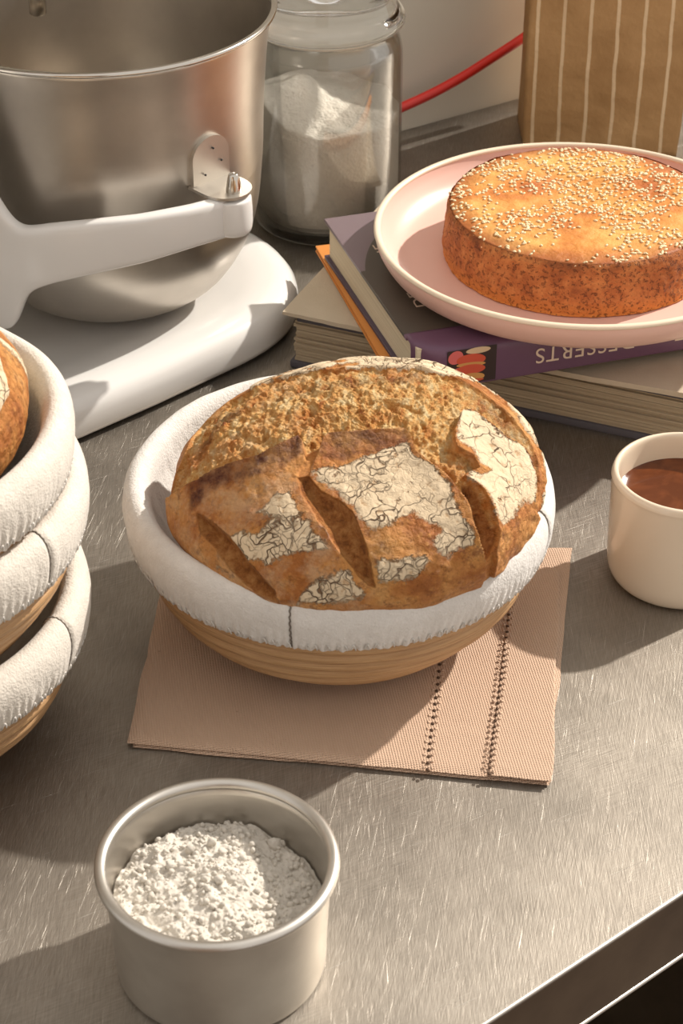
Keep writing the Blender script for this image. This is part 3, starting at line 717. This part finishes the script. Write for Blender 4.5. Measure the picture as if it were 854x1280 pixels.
# ------------------------------------------------------------------ proofing baskets with cloth liners
def arc_tube(pts, r, n=6): return tube('x', pts, r, None, vf=True, n=n)
LIN = [(.0,.0125),(.03,.0125),(.058,.016),(.080,.030),(.092,.050),(.0990,.070),(.1005,.080),(.1025,.0865),(.1065,.0900),(.1110,.0892),(.1146,.0848),(.1160,.0775),(.1152,.0690),(.1135,.0620),(.1120,.0585)]
def basket(loc, label, rz, cloth, seed, seam_a, rx=0, group=None):
    t = empty('proofing_basket', loc, rz, rx); tag(t, label, 'basket', 'cloth-lined cane proofing baskets')
    # cane coils, one ring each
    zc = []; prof = [(.060,.0042),(.072,.0100),(.0825,.0165),(.0905,.0235),(.0965,.0310),(.1010,.0390),(.1045,.0470),(.1070,.0550),(.1085,.0630),(.1090,.0705),(.1090,.0780)]
    for i, (r, z) in enumerate(prof):
        nseg = 96; V = []
        for s_ in range(nseg):
            a = 2*PI*s_/nseg; dr = .0005*math.sin(a*3+i*1.3+seed)
            for q in range(10):
                b_ = 2*PI*q/10; lr = .0046; lz = .0044
                V.append(((r-.0030+dr+lr*math.cos(b_))*math.cos(a), (r-.0030+dr+lr*math.cos(b_))*math.sin(a), z+lz*math.sin(b_)+.0004*math.sin(a*2+i)))
        F = grid_faces(10, nseg)+[((nseg-1)*10+q, (nseg-1)*10+(q+1) % 10, (q+1) % 10, q) for q in range(10)]
        mesh('cane_coil', V, F, CANE, t)
    lathe('basket_floor', [(0,.0045),(.0585,.0045),(.0585,.0085),(0,.0085)], CANE, t, 64, caps=False)
    # liner
    pr = smooth_prof(LIN, 7); n = 720; m_ = len(pr)
    A = np.linspace(0, 2*PI, n, endpoint=False); rr = np.array(pr)
    RR = np.repeat(rr[:,0], n); ZZ = np.repeat(rr[:,1], n); AA = np.tile(A, m_); tt = np.repeat(np.linspace(0, 1, m_), n)
    Pn = np.stack([np.cos(AA)*.11, np.sin(AA)*.11, ZZ*1.0], 1)
    big = fbm(Pn, 22, 3, seed); mid = fbm(Pn*np.array([1,1,.35]), 90, 3, seed+5)
    j = len(LIN)-1; them = sst(10.8/j, 1.0, tt); band = sst(9.5/j, 11.5/j, tt); ins = 1-sst(5/j, 7/j, tt)
    ruch = np.sin(AA*150+4*noise3(Pn, 20, seed+9)+3*noise3(Pn, 60, seed+2))
    wr_ = .0007*big*(1-ins)+.0006*mid*band+.0006*ruch*them+.0011*mid*ins*sst(.15,.4,tt)
    # seam: shallow pinch running over the roll
    for sa in seam_a:
        d = (AA-sa+PI) % (2*PI)-PI; wr_ = wr_-.0013*np.exp(-(d*.11/.0010)**2)*(1-ins)+.0005*np.exp(-((d*.11-.004)/.003)**2)*(1-ins)
    R2 = RR+wr_; Z2 = ZZ+.0012*big*(1-ins)*(1-.5*band)+.0006*np.sin(AA*75+3*noise3(Pn, 25, seed+4))*them
    V = np.stack([R2*np.cos(AA), R2*np.sin(AA), Z2], 1); F = grid_faces(n, m_); F.append(tuple(range(n)))
    V[:n,0:2] = np.stack([.001*np.cos(A), .001*np.sin(A)], 1)
    # hem tucks under
    F = grid_faces(n, m_+1); V = np.concatenate([V, np.stack([(.1098)*np.cos(A), .1098*np.sin(A), V[-n:,2]+.001], 1)])
    li = mesh('cloth_liner', V, F, cloth, t)
    # looped hem stitches
    parts = []
    for i in range(150):
        a = 2*PI*(i+.3*math.sin(i*1.7))/150; pts = []
        for q in range(6):
            s_ = q/5; aa_ = a+.022*s_; z = .0595+.0040*math.sin(s_*PI); r = .1128+.0013*math.sin(s_*PI)+.0004*s_
            pts.append((r*math.cos(aa_), r*math.sin(aa_), z))
        parts.append(arc_tube(pts, .0004, 5))
    V, F = join_vf(parts); s_ = mesh('hem_stitching', V, F, THREADW, li); s_['kind'] = 'stuff'
    for sa in seam_a:
        pts = []
        for k in range(6*7, m_):
            r, z = pr[k]; w_ = .0003*math.sin(k*1.9); pts.append(((r+.0001-.0009)*math.cos(sa+w_/.11), (r+.0001-.0009)*math.sin(sa+w_/.11), z+.0001))
        mesh('seam', *arc_tube(pts, .00045, 5), THREAD, li)
    return t
NT = .0050
bz = NT+.0006
bc = P(424, 594, .0895+bz)
def seam_angle(c, zr, px, py):
    q = P(px, py, zr); return math.atan2(q.y-c.y, q.x-c.x)
basket((bc.x, bc.y, bz), 'round cane proofing basket with white cloth liner holding the whole loaf, on the napkin', 0, CLOTH, 3, [seam_angle(bc, .08+bz, 357, 785), seam_angle(bc, .09+bz, 690, 640)])
SX = -.222
def stack_c(py, z): return P(-135, py, z)
zb0 = 0.0
c0 = P(-180, 728, .0895); c1 = P(-180, 620, .1555); c2 = P(-180, 560, .1900)
basket((c0.x, c0.y, 0.0006), 'cloth-lined proofing basket at the bottom of the stack at the left edge', .4, CLOTH2, 11, [seam_angle(c0, .08, 50, 880)])
basket((c0.x+.004, c0.y-.004, .0660), 'cloth-lined proofing basket in the middle of the left stack', 1.1, CLOTH2, 17, [seam_angle(c1, .145, 78, 720)-1.1])
basket((c0.x+.000, c0.y-.006, .1020), 'topmost cloth-lined proofing basket of the left stack, under a cropped loaf', 2.0, CLOTH2, 23, [seam_angle(c2, .19, 2, 720)-2.0])

# ------------------------------------------------------------------ loaves
def in_poly(px, py, poly):
    ins = np.zeros(px.shape, bool); n = len(poly); d = np.full(px.shape, 1e9)
    for i in range(n):
        x1, y1 = poly[i]; x2, y2 = poly[(i+1) % n]
        c = ((y1 > py) != (y2 > py)) & (px < (x2-x1)*(py-y1)/(y2-y1+1e-12)+x1); ins ^= c
        t = np.clip(((px-x1)*(x2-x1)+(py-y1)*(y2-y1))/((x2-x1)**2+(y2-y1)**2+1e-12), 0, 1)
        d = np.minimum(d, np.hypot(px-x1-t*(x2-x1), py-y1-t*(y2-y1)))
    return np.where(ins, d, -d)                  # signed distance, positive inside
def pline(px, py, line):
    d = np.full(px.shape, 1e9)
    for (x1, y1), (x2, y2) in zip(line[:-1], line[1:]):
        t = np.clip(((px-x1)*(x2-x1)+(py-y1)*(y2-y1))/((x2-x1)**2+(y2-y1)**2+1e-12), 0, 1)
        d = np.minimum(d, np.hypot(px-x1-t*(x2-x1), py-y1-t*(y2-y1)))
    return d
# loaf body: an ellipsoid with a flatter underside. Scoring pattern is laid on it in an azimuthal map about PAX
LR = (.0985, .0955, .0520); LROT = Euler((0, math.radians(-5), math.radians(14))).to_matrix()
LC = P(446, 609, bz+.096)
PAX = Vector((0, -.55, .83)).normalized(); PU = Vector((1,0,0)); PV = PAX.cross(PU)
def az_map(D):                                    # unit directions (n,3) -> (n,2), metres on a 0.1 sphere
    c = np.clip(D@np.array(PAX), -1, 1); th = np.arccos(c); u = D@np.array(PU); v = D@np.array(PV); h = np.maximum(np.hypot(u, v), 1e-9)
    return np.stack([u/h*th, v/h*th], 1)*.1
RM = LROT.transposed()
def pix(x, y):                                    # where a pixel ray meets the loaf ellipsoid, in the map
    o = RM@(CAM-LC); d = RM@ray(x, y); o = Vector([a/b for a, b in zip(o, LR)]); d = Vector([a/b for a, b in zip(d, LR)])
    A_ = d.dot(d); B_ = o.dot(d); C_ = o.dot(o)-1; disc = B_*B_-A_*C_
    t = (-B_-math.sqrt(disc))/A_ if disc > 0 else -B_/A_
    q = o+d*t; q = LROT@Vector([a*b for a, b in zip(q, LR)]); q.normalize()
    return tuple(az_map(np.array([q[:]]))[0])
def PX(l): return [pix(*p) for p in l]
E1 = [(200,655),(213,640),(222,625),(245,612),(262,604),(275,596),(300,585),(325,577),(345,568),(362,560),(376,553),(381,560)]
CUT1L = [(372,598),(378,620),(395,645),(415,675),(430,695),(445,715),(460,732)]
CUT1R = [(470,737),(467,715),(460,690),(450,660),(440,640),(425,625),(400,612),(385,596)]
E2 = [(388,590),(395,575),(405,555),(412,548),(440,546),(470,543),(505,543),(513,552),(520,570),(545,590),(565,607),(580,630),(590,660),(600,702)]
LFLAP = E1+[(383,575)]+CUT1L+[(470,740),(440,790),(300,790),(200,720)]
CFLAP = E2+[(600,740),(520,790),(470,760)]+CUT1R
RPATCH = [(575,518),(590,517),(605,530),(625,548),(645,560),(660,575),(668,600),(670,640),(690,650),(660,720),(610,720),(617,685),(621,665),(615,645),(602,615),(590,602),(578,598),(587,589),(598,586),(590,572),(570,560),(566,540)]
CUTS = [CUT1L+CUT1R, [(249,643),(253,665),(270,690),(290,715),(320,740),(350,752),(345,738),(320,712),(300,688),(285,668),(262,648)], [(578,604),(585,640),(595,680),(602,706),(612,695),(620,668),(614,648),(602,618),(590,603)]]
CRUMB = [(205,640),(216,600),(228,570),(252,532),(288,502),(340,476),(400,463),(460,457),(520,460),(560,472),(605,492),(645,526),(667,560),(677,600),(676,630),(655,585),(625,640),(600,700),(560,650),(500,560),(400,560),(300,600)]
FL = [ [(575,518),(590,517),(605,530),(625,548),(645,560),(660,575),(668,600),(668,630),(655,632),(642,650),(625,658),(613,640),(602,613),(590,603),(578,598),(587,590),(600,590),(612,588),(598,580),(590,565),(572,558),(567,540)],
  [(388,592),(400,583),(430,576),(455,568),(480,562),(500,556),(512,553),(520,572),(545,593),(560,608),(575,638),(586,668),(588,682),(572,684),(560,697),(545,690),(538,678),(548,662),(520,640),(503,650),(482,664),(462,668),(448,650),(440,638),(425,620),(400,605)],
  [(466,698),(480,694),(500,697),(530,690),(542,700),(530,710),(522,722),(500,730),(474,732)],
  [(345,615),(365,612),(378,636),(398,664),(420,690),(400,693),(362,694),(334,706),(312,708),(296,692),(282,674),(300,666),(325,660),(335,650),(325,638)],
  [(426,708),(440,720),(462,745),(430,757),(400,759),(368,753),(375,740),(396,726)],
  [(262,700),(275,705),(290,716),(300,722),(288,722),(270,712)] ]
RIMF = [(305,508),(330,490),(370,472),(420,458),(465,452),(520,456),(545,461),(575,470),(600,482),(630,503),(655,535),(675,565),(683,595),(684,640),(700,640),(700,520),(600,430),(440,420),(300,470)]
DK1 = [(245,612),(275,597),(300,586),(345,569),(376,554),(378,568),(360,585),(330,595),(300,603),(262,622),(245,640)]
DK2 = [(402,560),(412,549),(470,545),(505,544),(510,556),(502,580),(490,590),(480,572),(455,566),(430,574),(405,572)]
DK3 = [(300,512),(260,545),(240,575),(245,560),(270,525),(300,505)]
DK4 = [(340,487),(400,472),(460,466),(530,466),(525,474),(460,474),(400,480),(345,494)]
DK5 = [(590,486),(630,510),(655,542),(672,575),(676,610),(668,600),(662,575),(640,545),(610,515),(590,498)]
def loaf_mesh(nth, nph):
    th = (np.linspace(0, 1, nth)**1.0)*PI; ph = np.linspace(0, 2*PI, nph, endpoint=False)
    T, Q = np.meshgrid(th, ph, indexing='ij'); T = T.ravel(); Q = Q.ravel()
    D = np.cos(T)[:,None]*np.array(PAX)+np.sin(T)[:,None]*(np.cos(Q)[:,None]*np.array(PU)+np.sin(Q)[:,None]*np.array(PV))
    return D
def make_loaf(name, pattern, nth, nph, seed, label, loc, rz=0):
    D = loaf_mesh(nth, nph); Rm = np.array(LROT); Dl = D@Rm
    s = 1/np.sqrt((Dl[:,0]/LR[0])**2+(Dl[:,1]/LR[1])**2+(Dl[:,2]/LR[2])**2); Pp = D*s[:,None]
    N = (Dl/np.array(LR)**2)@Rm.T; N /= np.linalg.norm(N, axis=1)[:,None]
    uv = az_map(D); wx = .0016*fbm(Pp, 70, 3, seed+1)+.0005*fbm(Pp, 300, 2, seed+21); wy = .0016*fbm(Pp, 70, 3, seed+2)+.0005*fbm(Pp, 300, 2, seed+22)
    x = uv[:,0]+wx*.8; y = uv[:,1]+wy*.8
    if not pattern: x = x*1.0
    lf, cf, rp = (in_poly(x, y, PX(p)) for p in (LFLAP, CFLAP, RPATCH))
    flap = np.maximum(np.maximum(lf, cf), rp)
    cm = in_poly(x, y, PX(CRUMB)); crumb = sst(-.0008,.0008,cm)*(1-sst(-.0006,.0006,flap))
    cut = np.zeros(len(x)); cd_ = np.zeros(len(x))
    for c in CUTS:
        d = in_poly(x, y, PX(c)); cut = np.maximum(cut, sst(-.0005,.0006,d)); cd_ = np.maximum(cd_, sst(-.0006,.0045,d))
    x2 = uv[:,0]+.0028*fbm(Pp, 120, 4, seed+7); y2 = uv[:,1]+.0028*fbm(Pp, 120, 4, seed+8)
    fl_ = np.zeros(len(x))
    for f in FL: fl_ = np.maximum(fl_, .88*sst(-.0035,.0055, in_poly(x2, y2, PX(f))))
    rim = sst(-.001,.001, in_poly(x2*.3+x*.7, y2*.3+y*.7, PX(RIMF)))
    # the far side of the loaf is a floured skin with its own patches
    back = sst(.090,.115, uv[:,1]); bn = sst(-.15,.15, fbm(Pp, 26, 3, seed+31))
    fl_ = np.maximum(np.maximum(fl_, rim*.95*sst(-.5,.0,fbm(Pp,120,2,3))), back*bn); fl_ *= (1-cut)*(1-crumb*.95)
    dk = np.zeros(len(x))
    for k_, w_ in ((DK1,1.),(DK2,.85),(DK3,.8),(DK4,.45),(DK5,.5)): dk = np.maximum(dk, w_*sst(-.0028,.0015, in_poly(x2, y2, PX(k_))))
    lip = np.exp(-(np.minimum(pline(x, y, PX(E1[1:])), pline(x, y, PX(E2)))/.0007)**2)
    edge1 = np.exp(-np.maximum(pline(x, y, PX(E1[2:])),0)/.012)*sst(-.0002,.0006,lf); edge2 = np.exp(-np.maximum(pline(x, y, PX(E2[2:])),0)/.012)*sst(-.0002,.0006,cf)
    rpe = np.exp(-np.maximum(rp,0)/.01)*sst(-.0004,.0008,rp)
    h = .0030*fbm(Pp, 22, 3, seed)+.0005*fbm(Pp, 160, 3, seed+3)
    h += .0062*edge1+.0064*edge2+.0030*rpe*(y > pix(600,640)[1]*0-9)
    q = Pp*np.array([1,1,1]); rid = 1-np.abs(fbm(q, 75, 4, seed+12, .6)); rid2 = 1-np.abs(fbm(q, 170, 4, seed+14, .65))
    h += crumb*(-.0030+.0055*(rid-.8)+.0034*(rid2-.8)+.0010*fbm(Pp, 420, 2, seed+40))
    pits = sst(.42,.62, fbm(Pp, 130, 2, seed+60)); h -= crumb*pits*.0022
    h -= .0044*cd_*(1+.25*fbm(Pp, 200, 3, seed+15)); h += cut*.0012*fbm(Pp, 260, 3, seed+16)
    h += .0006*fl_; h += .0016*rim
    Pp = Pp+N*h[:,None]
    # flatten the underside to the basket floor
    zmin = -.0800; Pp[:,2] = np.where(Pp[:,2] < zmin+.006, zmin+.006-(.006)*(1-np.exp(-(zmin+.006-Pp[:,2])/.006)), Pp[:,2])
    rxy = np.hypot(Pp[:,0], Pp[:,1])
    if 0: lim = np.where(Pp[:,2] < -.002, .0965-.55*np.maximum(0, -.022-Pp[:,2]), 9); f = np.minimum(1, lim/np.maximum(rxy,1e-6))
    k_ = 1-sst(-.026,-.006, Pp[:,2]); lim2 = .0935-.5*np.maximum(0,-.03-Pp[:,2]); f = 1-k_*(1-np.minimum(1, lim2/np.maximum(rxy,1e-6)))
    Pp[:,0] *= f; Pp[:,1] *= f
    cr_dark = np.clip(dk*(1-cut)*(1-.6*sst(.3,.9,fl_)), 0, 1)
    me = bpy.data.meshes.new(name); F = grid_faces(nph, nth)
    me.from_pydata(Pp.tolist(), [], F); me.update(); me.shade_smooth(); me.materials.append(BREAD)
    pale = sst(-.002,.004, lf)
    for nm, v in (('flour', fl_), ('crumb', crumb), ('cut', cut), ('dark', cr_dark), ('pale', np.maximum(pale*.8, lip))):
        at = me.attributes.new(nm, 'FLOAT', 'POINT'); at.data.foreach_set('value', np.asarray(v, np.float32))
    o = bpy.data.objects.new(name, me); link(o); o.location = loc; o.rotation_euler = (0, 0, rz)
    tag(o, label, 'bread', 'scored sourdough loaves'); return o
make_loaf('sourdough_loaf', True, 560, 760, 1, 'whole crusty sourdough loaf, scored and floured, sitting in the centre basket', LC)
# cropped loaf on the left stack
o = make_loaf('sourdough_loaf', True, 200, 300, 5, 'crusty loaf cut off by the left edge, in the topmost stacked basket', (c0.x-.001, c0.y+.000, .1020+.086), math.radians(-28))
o.scale = (1.0, .95, 1.1)
# crumbs around
# ------------------------------------------------------------------ napkin
def napkin():
    t = empty('folded_napkin', P(430,850,0)); O = t.location.copy(); tag(t, 'folded blush pink linen napkin with drawn-thread hem under the centre basket', 'napkin')
    def layer(name, c, z0, th, seed, bend=.0004):
        # c: four corners in world xy (front-left, front-right, back-right, back-left)
        nx, ny = 90, 70; V = []; top = []; fl_, fr, br, bl_ = [np.array(p[:2]) for p in c]
        for j in range(ny):
            for i in range(nx):
                u, v = i/(nx-1), j/(ny-1); p = fl_*(1-u)*(1-v)+fr*u*(1-v)+br*u*v+bl_*(1-u)*v; top.append([p[0]-O.x, p[1]-O.y, 0])
        T = np.array(top); wob = bend*(fbm(T, 28, 3, seed)+1)+.0003*fbm(T*np.array([.3,1,1]), 120, 2, seed+3)
        U = np.tile(np.linspace(0,1,nx), ny); Vv = np.repeat(np.linspace(0,1,ny), nx)
        ed = np.minimum(np.minimum(U, 1-U)*nx*.6, np.minimum(Vv, 1-Vv)*ny*.6); rd_ = np.clip(ed/1.6, 0, 1); rd_ = np.sqrt(1-(1-rd_)**2)
        T[:,0] += .0012*fbm(T, 30, 2, seed+5); T[:,1] += .0012*fbm(T, 30, 2, seed+6)
        top_ = T.copy(); top_[:,2] = z0+th*.5+(th*.5)*rd_+wob*rd_; bot = T.copy(); bot[:,2] = z0+th*.5-(th*.5)*rd_
        V = np.concatenate([top_, bot]); F = []; nn = nx*ny
        for j in range(ny-1):
            for i in range(nx-1):
                a = j*nx+i; F.append((a, a+1, a+nx+1, a+nx)); F.append((nn+a+nx, nn+a+nx+1, nn+a+1, nn+a))
        for i in range(nx-1):
            F.append((nn+i, nn+i+1, i+1, i)); a = (ny-1)*nx+i; F.append((a, a+1, nn+a+1, nn+a))
        for j in range(ny-1):
            a = j*nx; F.append((a, a+nx, nn+a+nx, nn+a)); a = j*nx+nx-1; F.append((nn+a, nn+a+nx, a+nx, a))
        return mesh(name, V, F, NAPK, t)
    q = lambda x, y: P(x, y, .003)
    layer('folded_layer', [q(164,931), q(686,978), q(716,682), q(212,672)], .0002, .0020, 3)
    layer('folded_layer', [q(157,929), q(689,978), q(699,712), q(216,690)], .0022, .0018, 9)
    # narrow hem flap at the right, raised a touch above the fold
    layer('hem_flap', [q(612,972), q(690,979), q(700,714), q(641,706)], .0043, .0008, 15, .0002)
    for name, (xa, ya), (xb, yb), n in (('drawn_thread_line', (552,790), (536,962), 22), ('drawn_thread_line', (640,725), (613,968), 34)):
        zz = .0043 if xa < 600 else .0043; it = []; st = []
        for i in range(n):
            f = i/(n-1); x = xa+(xb-xa)*f+1.5*math.sin(f*5); y = ya+(yb-ya)*f; p = P(x, y, .0046)-O
            it.append(((p.x, p.y, .0052 if xa > 600 else .0043+.0004), (.0011,.0014,.0004), (0,0,0)))
            for s_ in (-1, 1): st.append(((p.x+s_*.0021, p.y+.0012, (.0054 if xa > 600 else .0046)), (.0010,.0011,.0006), (0,0,0)))
        V, F = blobs(it, 1, .12); mesh(name, V, F, HOLE, t, label='dark holes of the open hem stitch')
        V, F = blobs(st, 1, .12); o_ = mesh('hem_stitching', V, F, NAPK, t); o_['kind'] = 'stuff'
napkin()

# ------------------------------------------------------------------ tin of flour
tc = P(271.5, 1077, .0610); t = empty('cake_tin', (tc.x, tc.y, 0)); tag(t, 'small round aluminium cake tin with rolled rim, holding flour, in the foreground', 'tin')
pr = smooth_prof([(0,.0),(.040,.0),(.0462,.0012),(.0478,.005),(.0484,.020),(.0496,.042),(.0508,.0598)], 5)
lathe('tin_wall', pr+[(r-.0011, z+.0011) for r, z in reversed(pr[:-1])], ALU, t, 128, autos=60, caps=False)
closed_lathe('rolled_rim', [(.0514+.0028*math.cos(a), .0608+.0026*math.sin(a)) for a in np.linspace(0, 2*PI, 14, endpoint=False)], ALU, t, 128)
fo = empty('x'); bpy.data.objects.remove(fo)
n, m_ = 300, 150; FR = .0472; V = []
for k in range(m_):
    r = FR*(1-k/m_)
    for i in range(n): a = 2*PI*i/n; V.append((r*math.cos(a), r*math.sin(a), 0))
V = np.array(V)
def heap(p):
    x, y = p[:,0], p[:,1]; r = np.hypot(x, y)
    z = .0410+.006*np.exp(-((x+.006)**2+(y-.008)**2)/.0009)+.004*np.exp(-((x+.02)**2+(y+.012)**2)/.0006)-.0045*sst(.012,.026,x)*sst(-.03,.02,y)
    l1 = 1-np.abs(fbm(p, 55, 3, 50)); cell = np.abs(noise3(p, 200, 51))+.6*np.abs(noise3(p, 470, 52))
    return z+.0045*(l1-.75)+.0022*fbm(p, 120, 3, 53)-.0011*(1-np.minimum(1, cell*1.6))+.0007*fbm(p, 420, 3, 77)-.002*sst(.042,.0472,r)
V[:,2] = heap(V); F = grid_faces(n, m_)+[tuple(range((m_-1)*n, m_*n))]
lo = lathe_v([(.030,.004),(.044,.004),(FR,.010)], n); lo = np.array(lo)
V = np.concatenate([V, lo]); s_ = n*m_
F += [(s_+2*n+i, s_+2*n+(i+1) % n, (i+1) % n, i) for i in range(n)]+[(s_+j*n+i, s_+j*n+(i+1) % n, s_+(j+1)*n+(i+1) % n, s_+(j+1)*n+i) for j in (0,1) for i in range(n)]
it = []
for _ in range(1500):
    a = random.uniform(0, 2*PI); r = FR*.97*math.sqrt(random.random()); s = .0004+.0017*random.random()**5
    it.append([r*math.cos(a), r*math.sin(a), s])
it += [[.024,.033,.0042],[.012,.034,.0022],[-.014,.024,.0030],[.006,.036,.0020],[-.004,.026,.0026],[-.022,.012,.003],[.0,.0,.0026]]
pp = np.array([[a, b_, 0] for a, b_, _ in it]); hz = heap(pp)
vb, fb = blobs([((a, b_, z+s*.35), (s, s*random.uniform(.8,1.1), s*random.uniform(.6,.9)), (random.random()*3, random.random()*3, 0)) for (a, b_, s), z in zip(it, hz)], 1, .2)
F += [tuple(i+len(V) for i in f) for f in fb]; V = np.concatenate([V, vb])
o = mesh('tin_flour', V, F, FLOUR); o.location = (tc.x, tc.y, 0); o['kind'] = 'stuff'; tag(o, 'lumpy white flour heaped inside the small aluminium tin', 'flour')
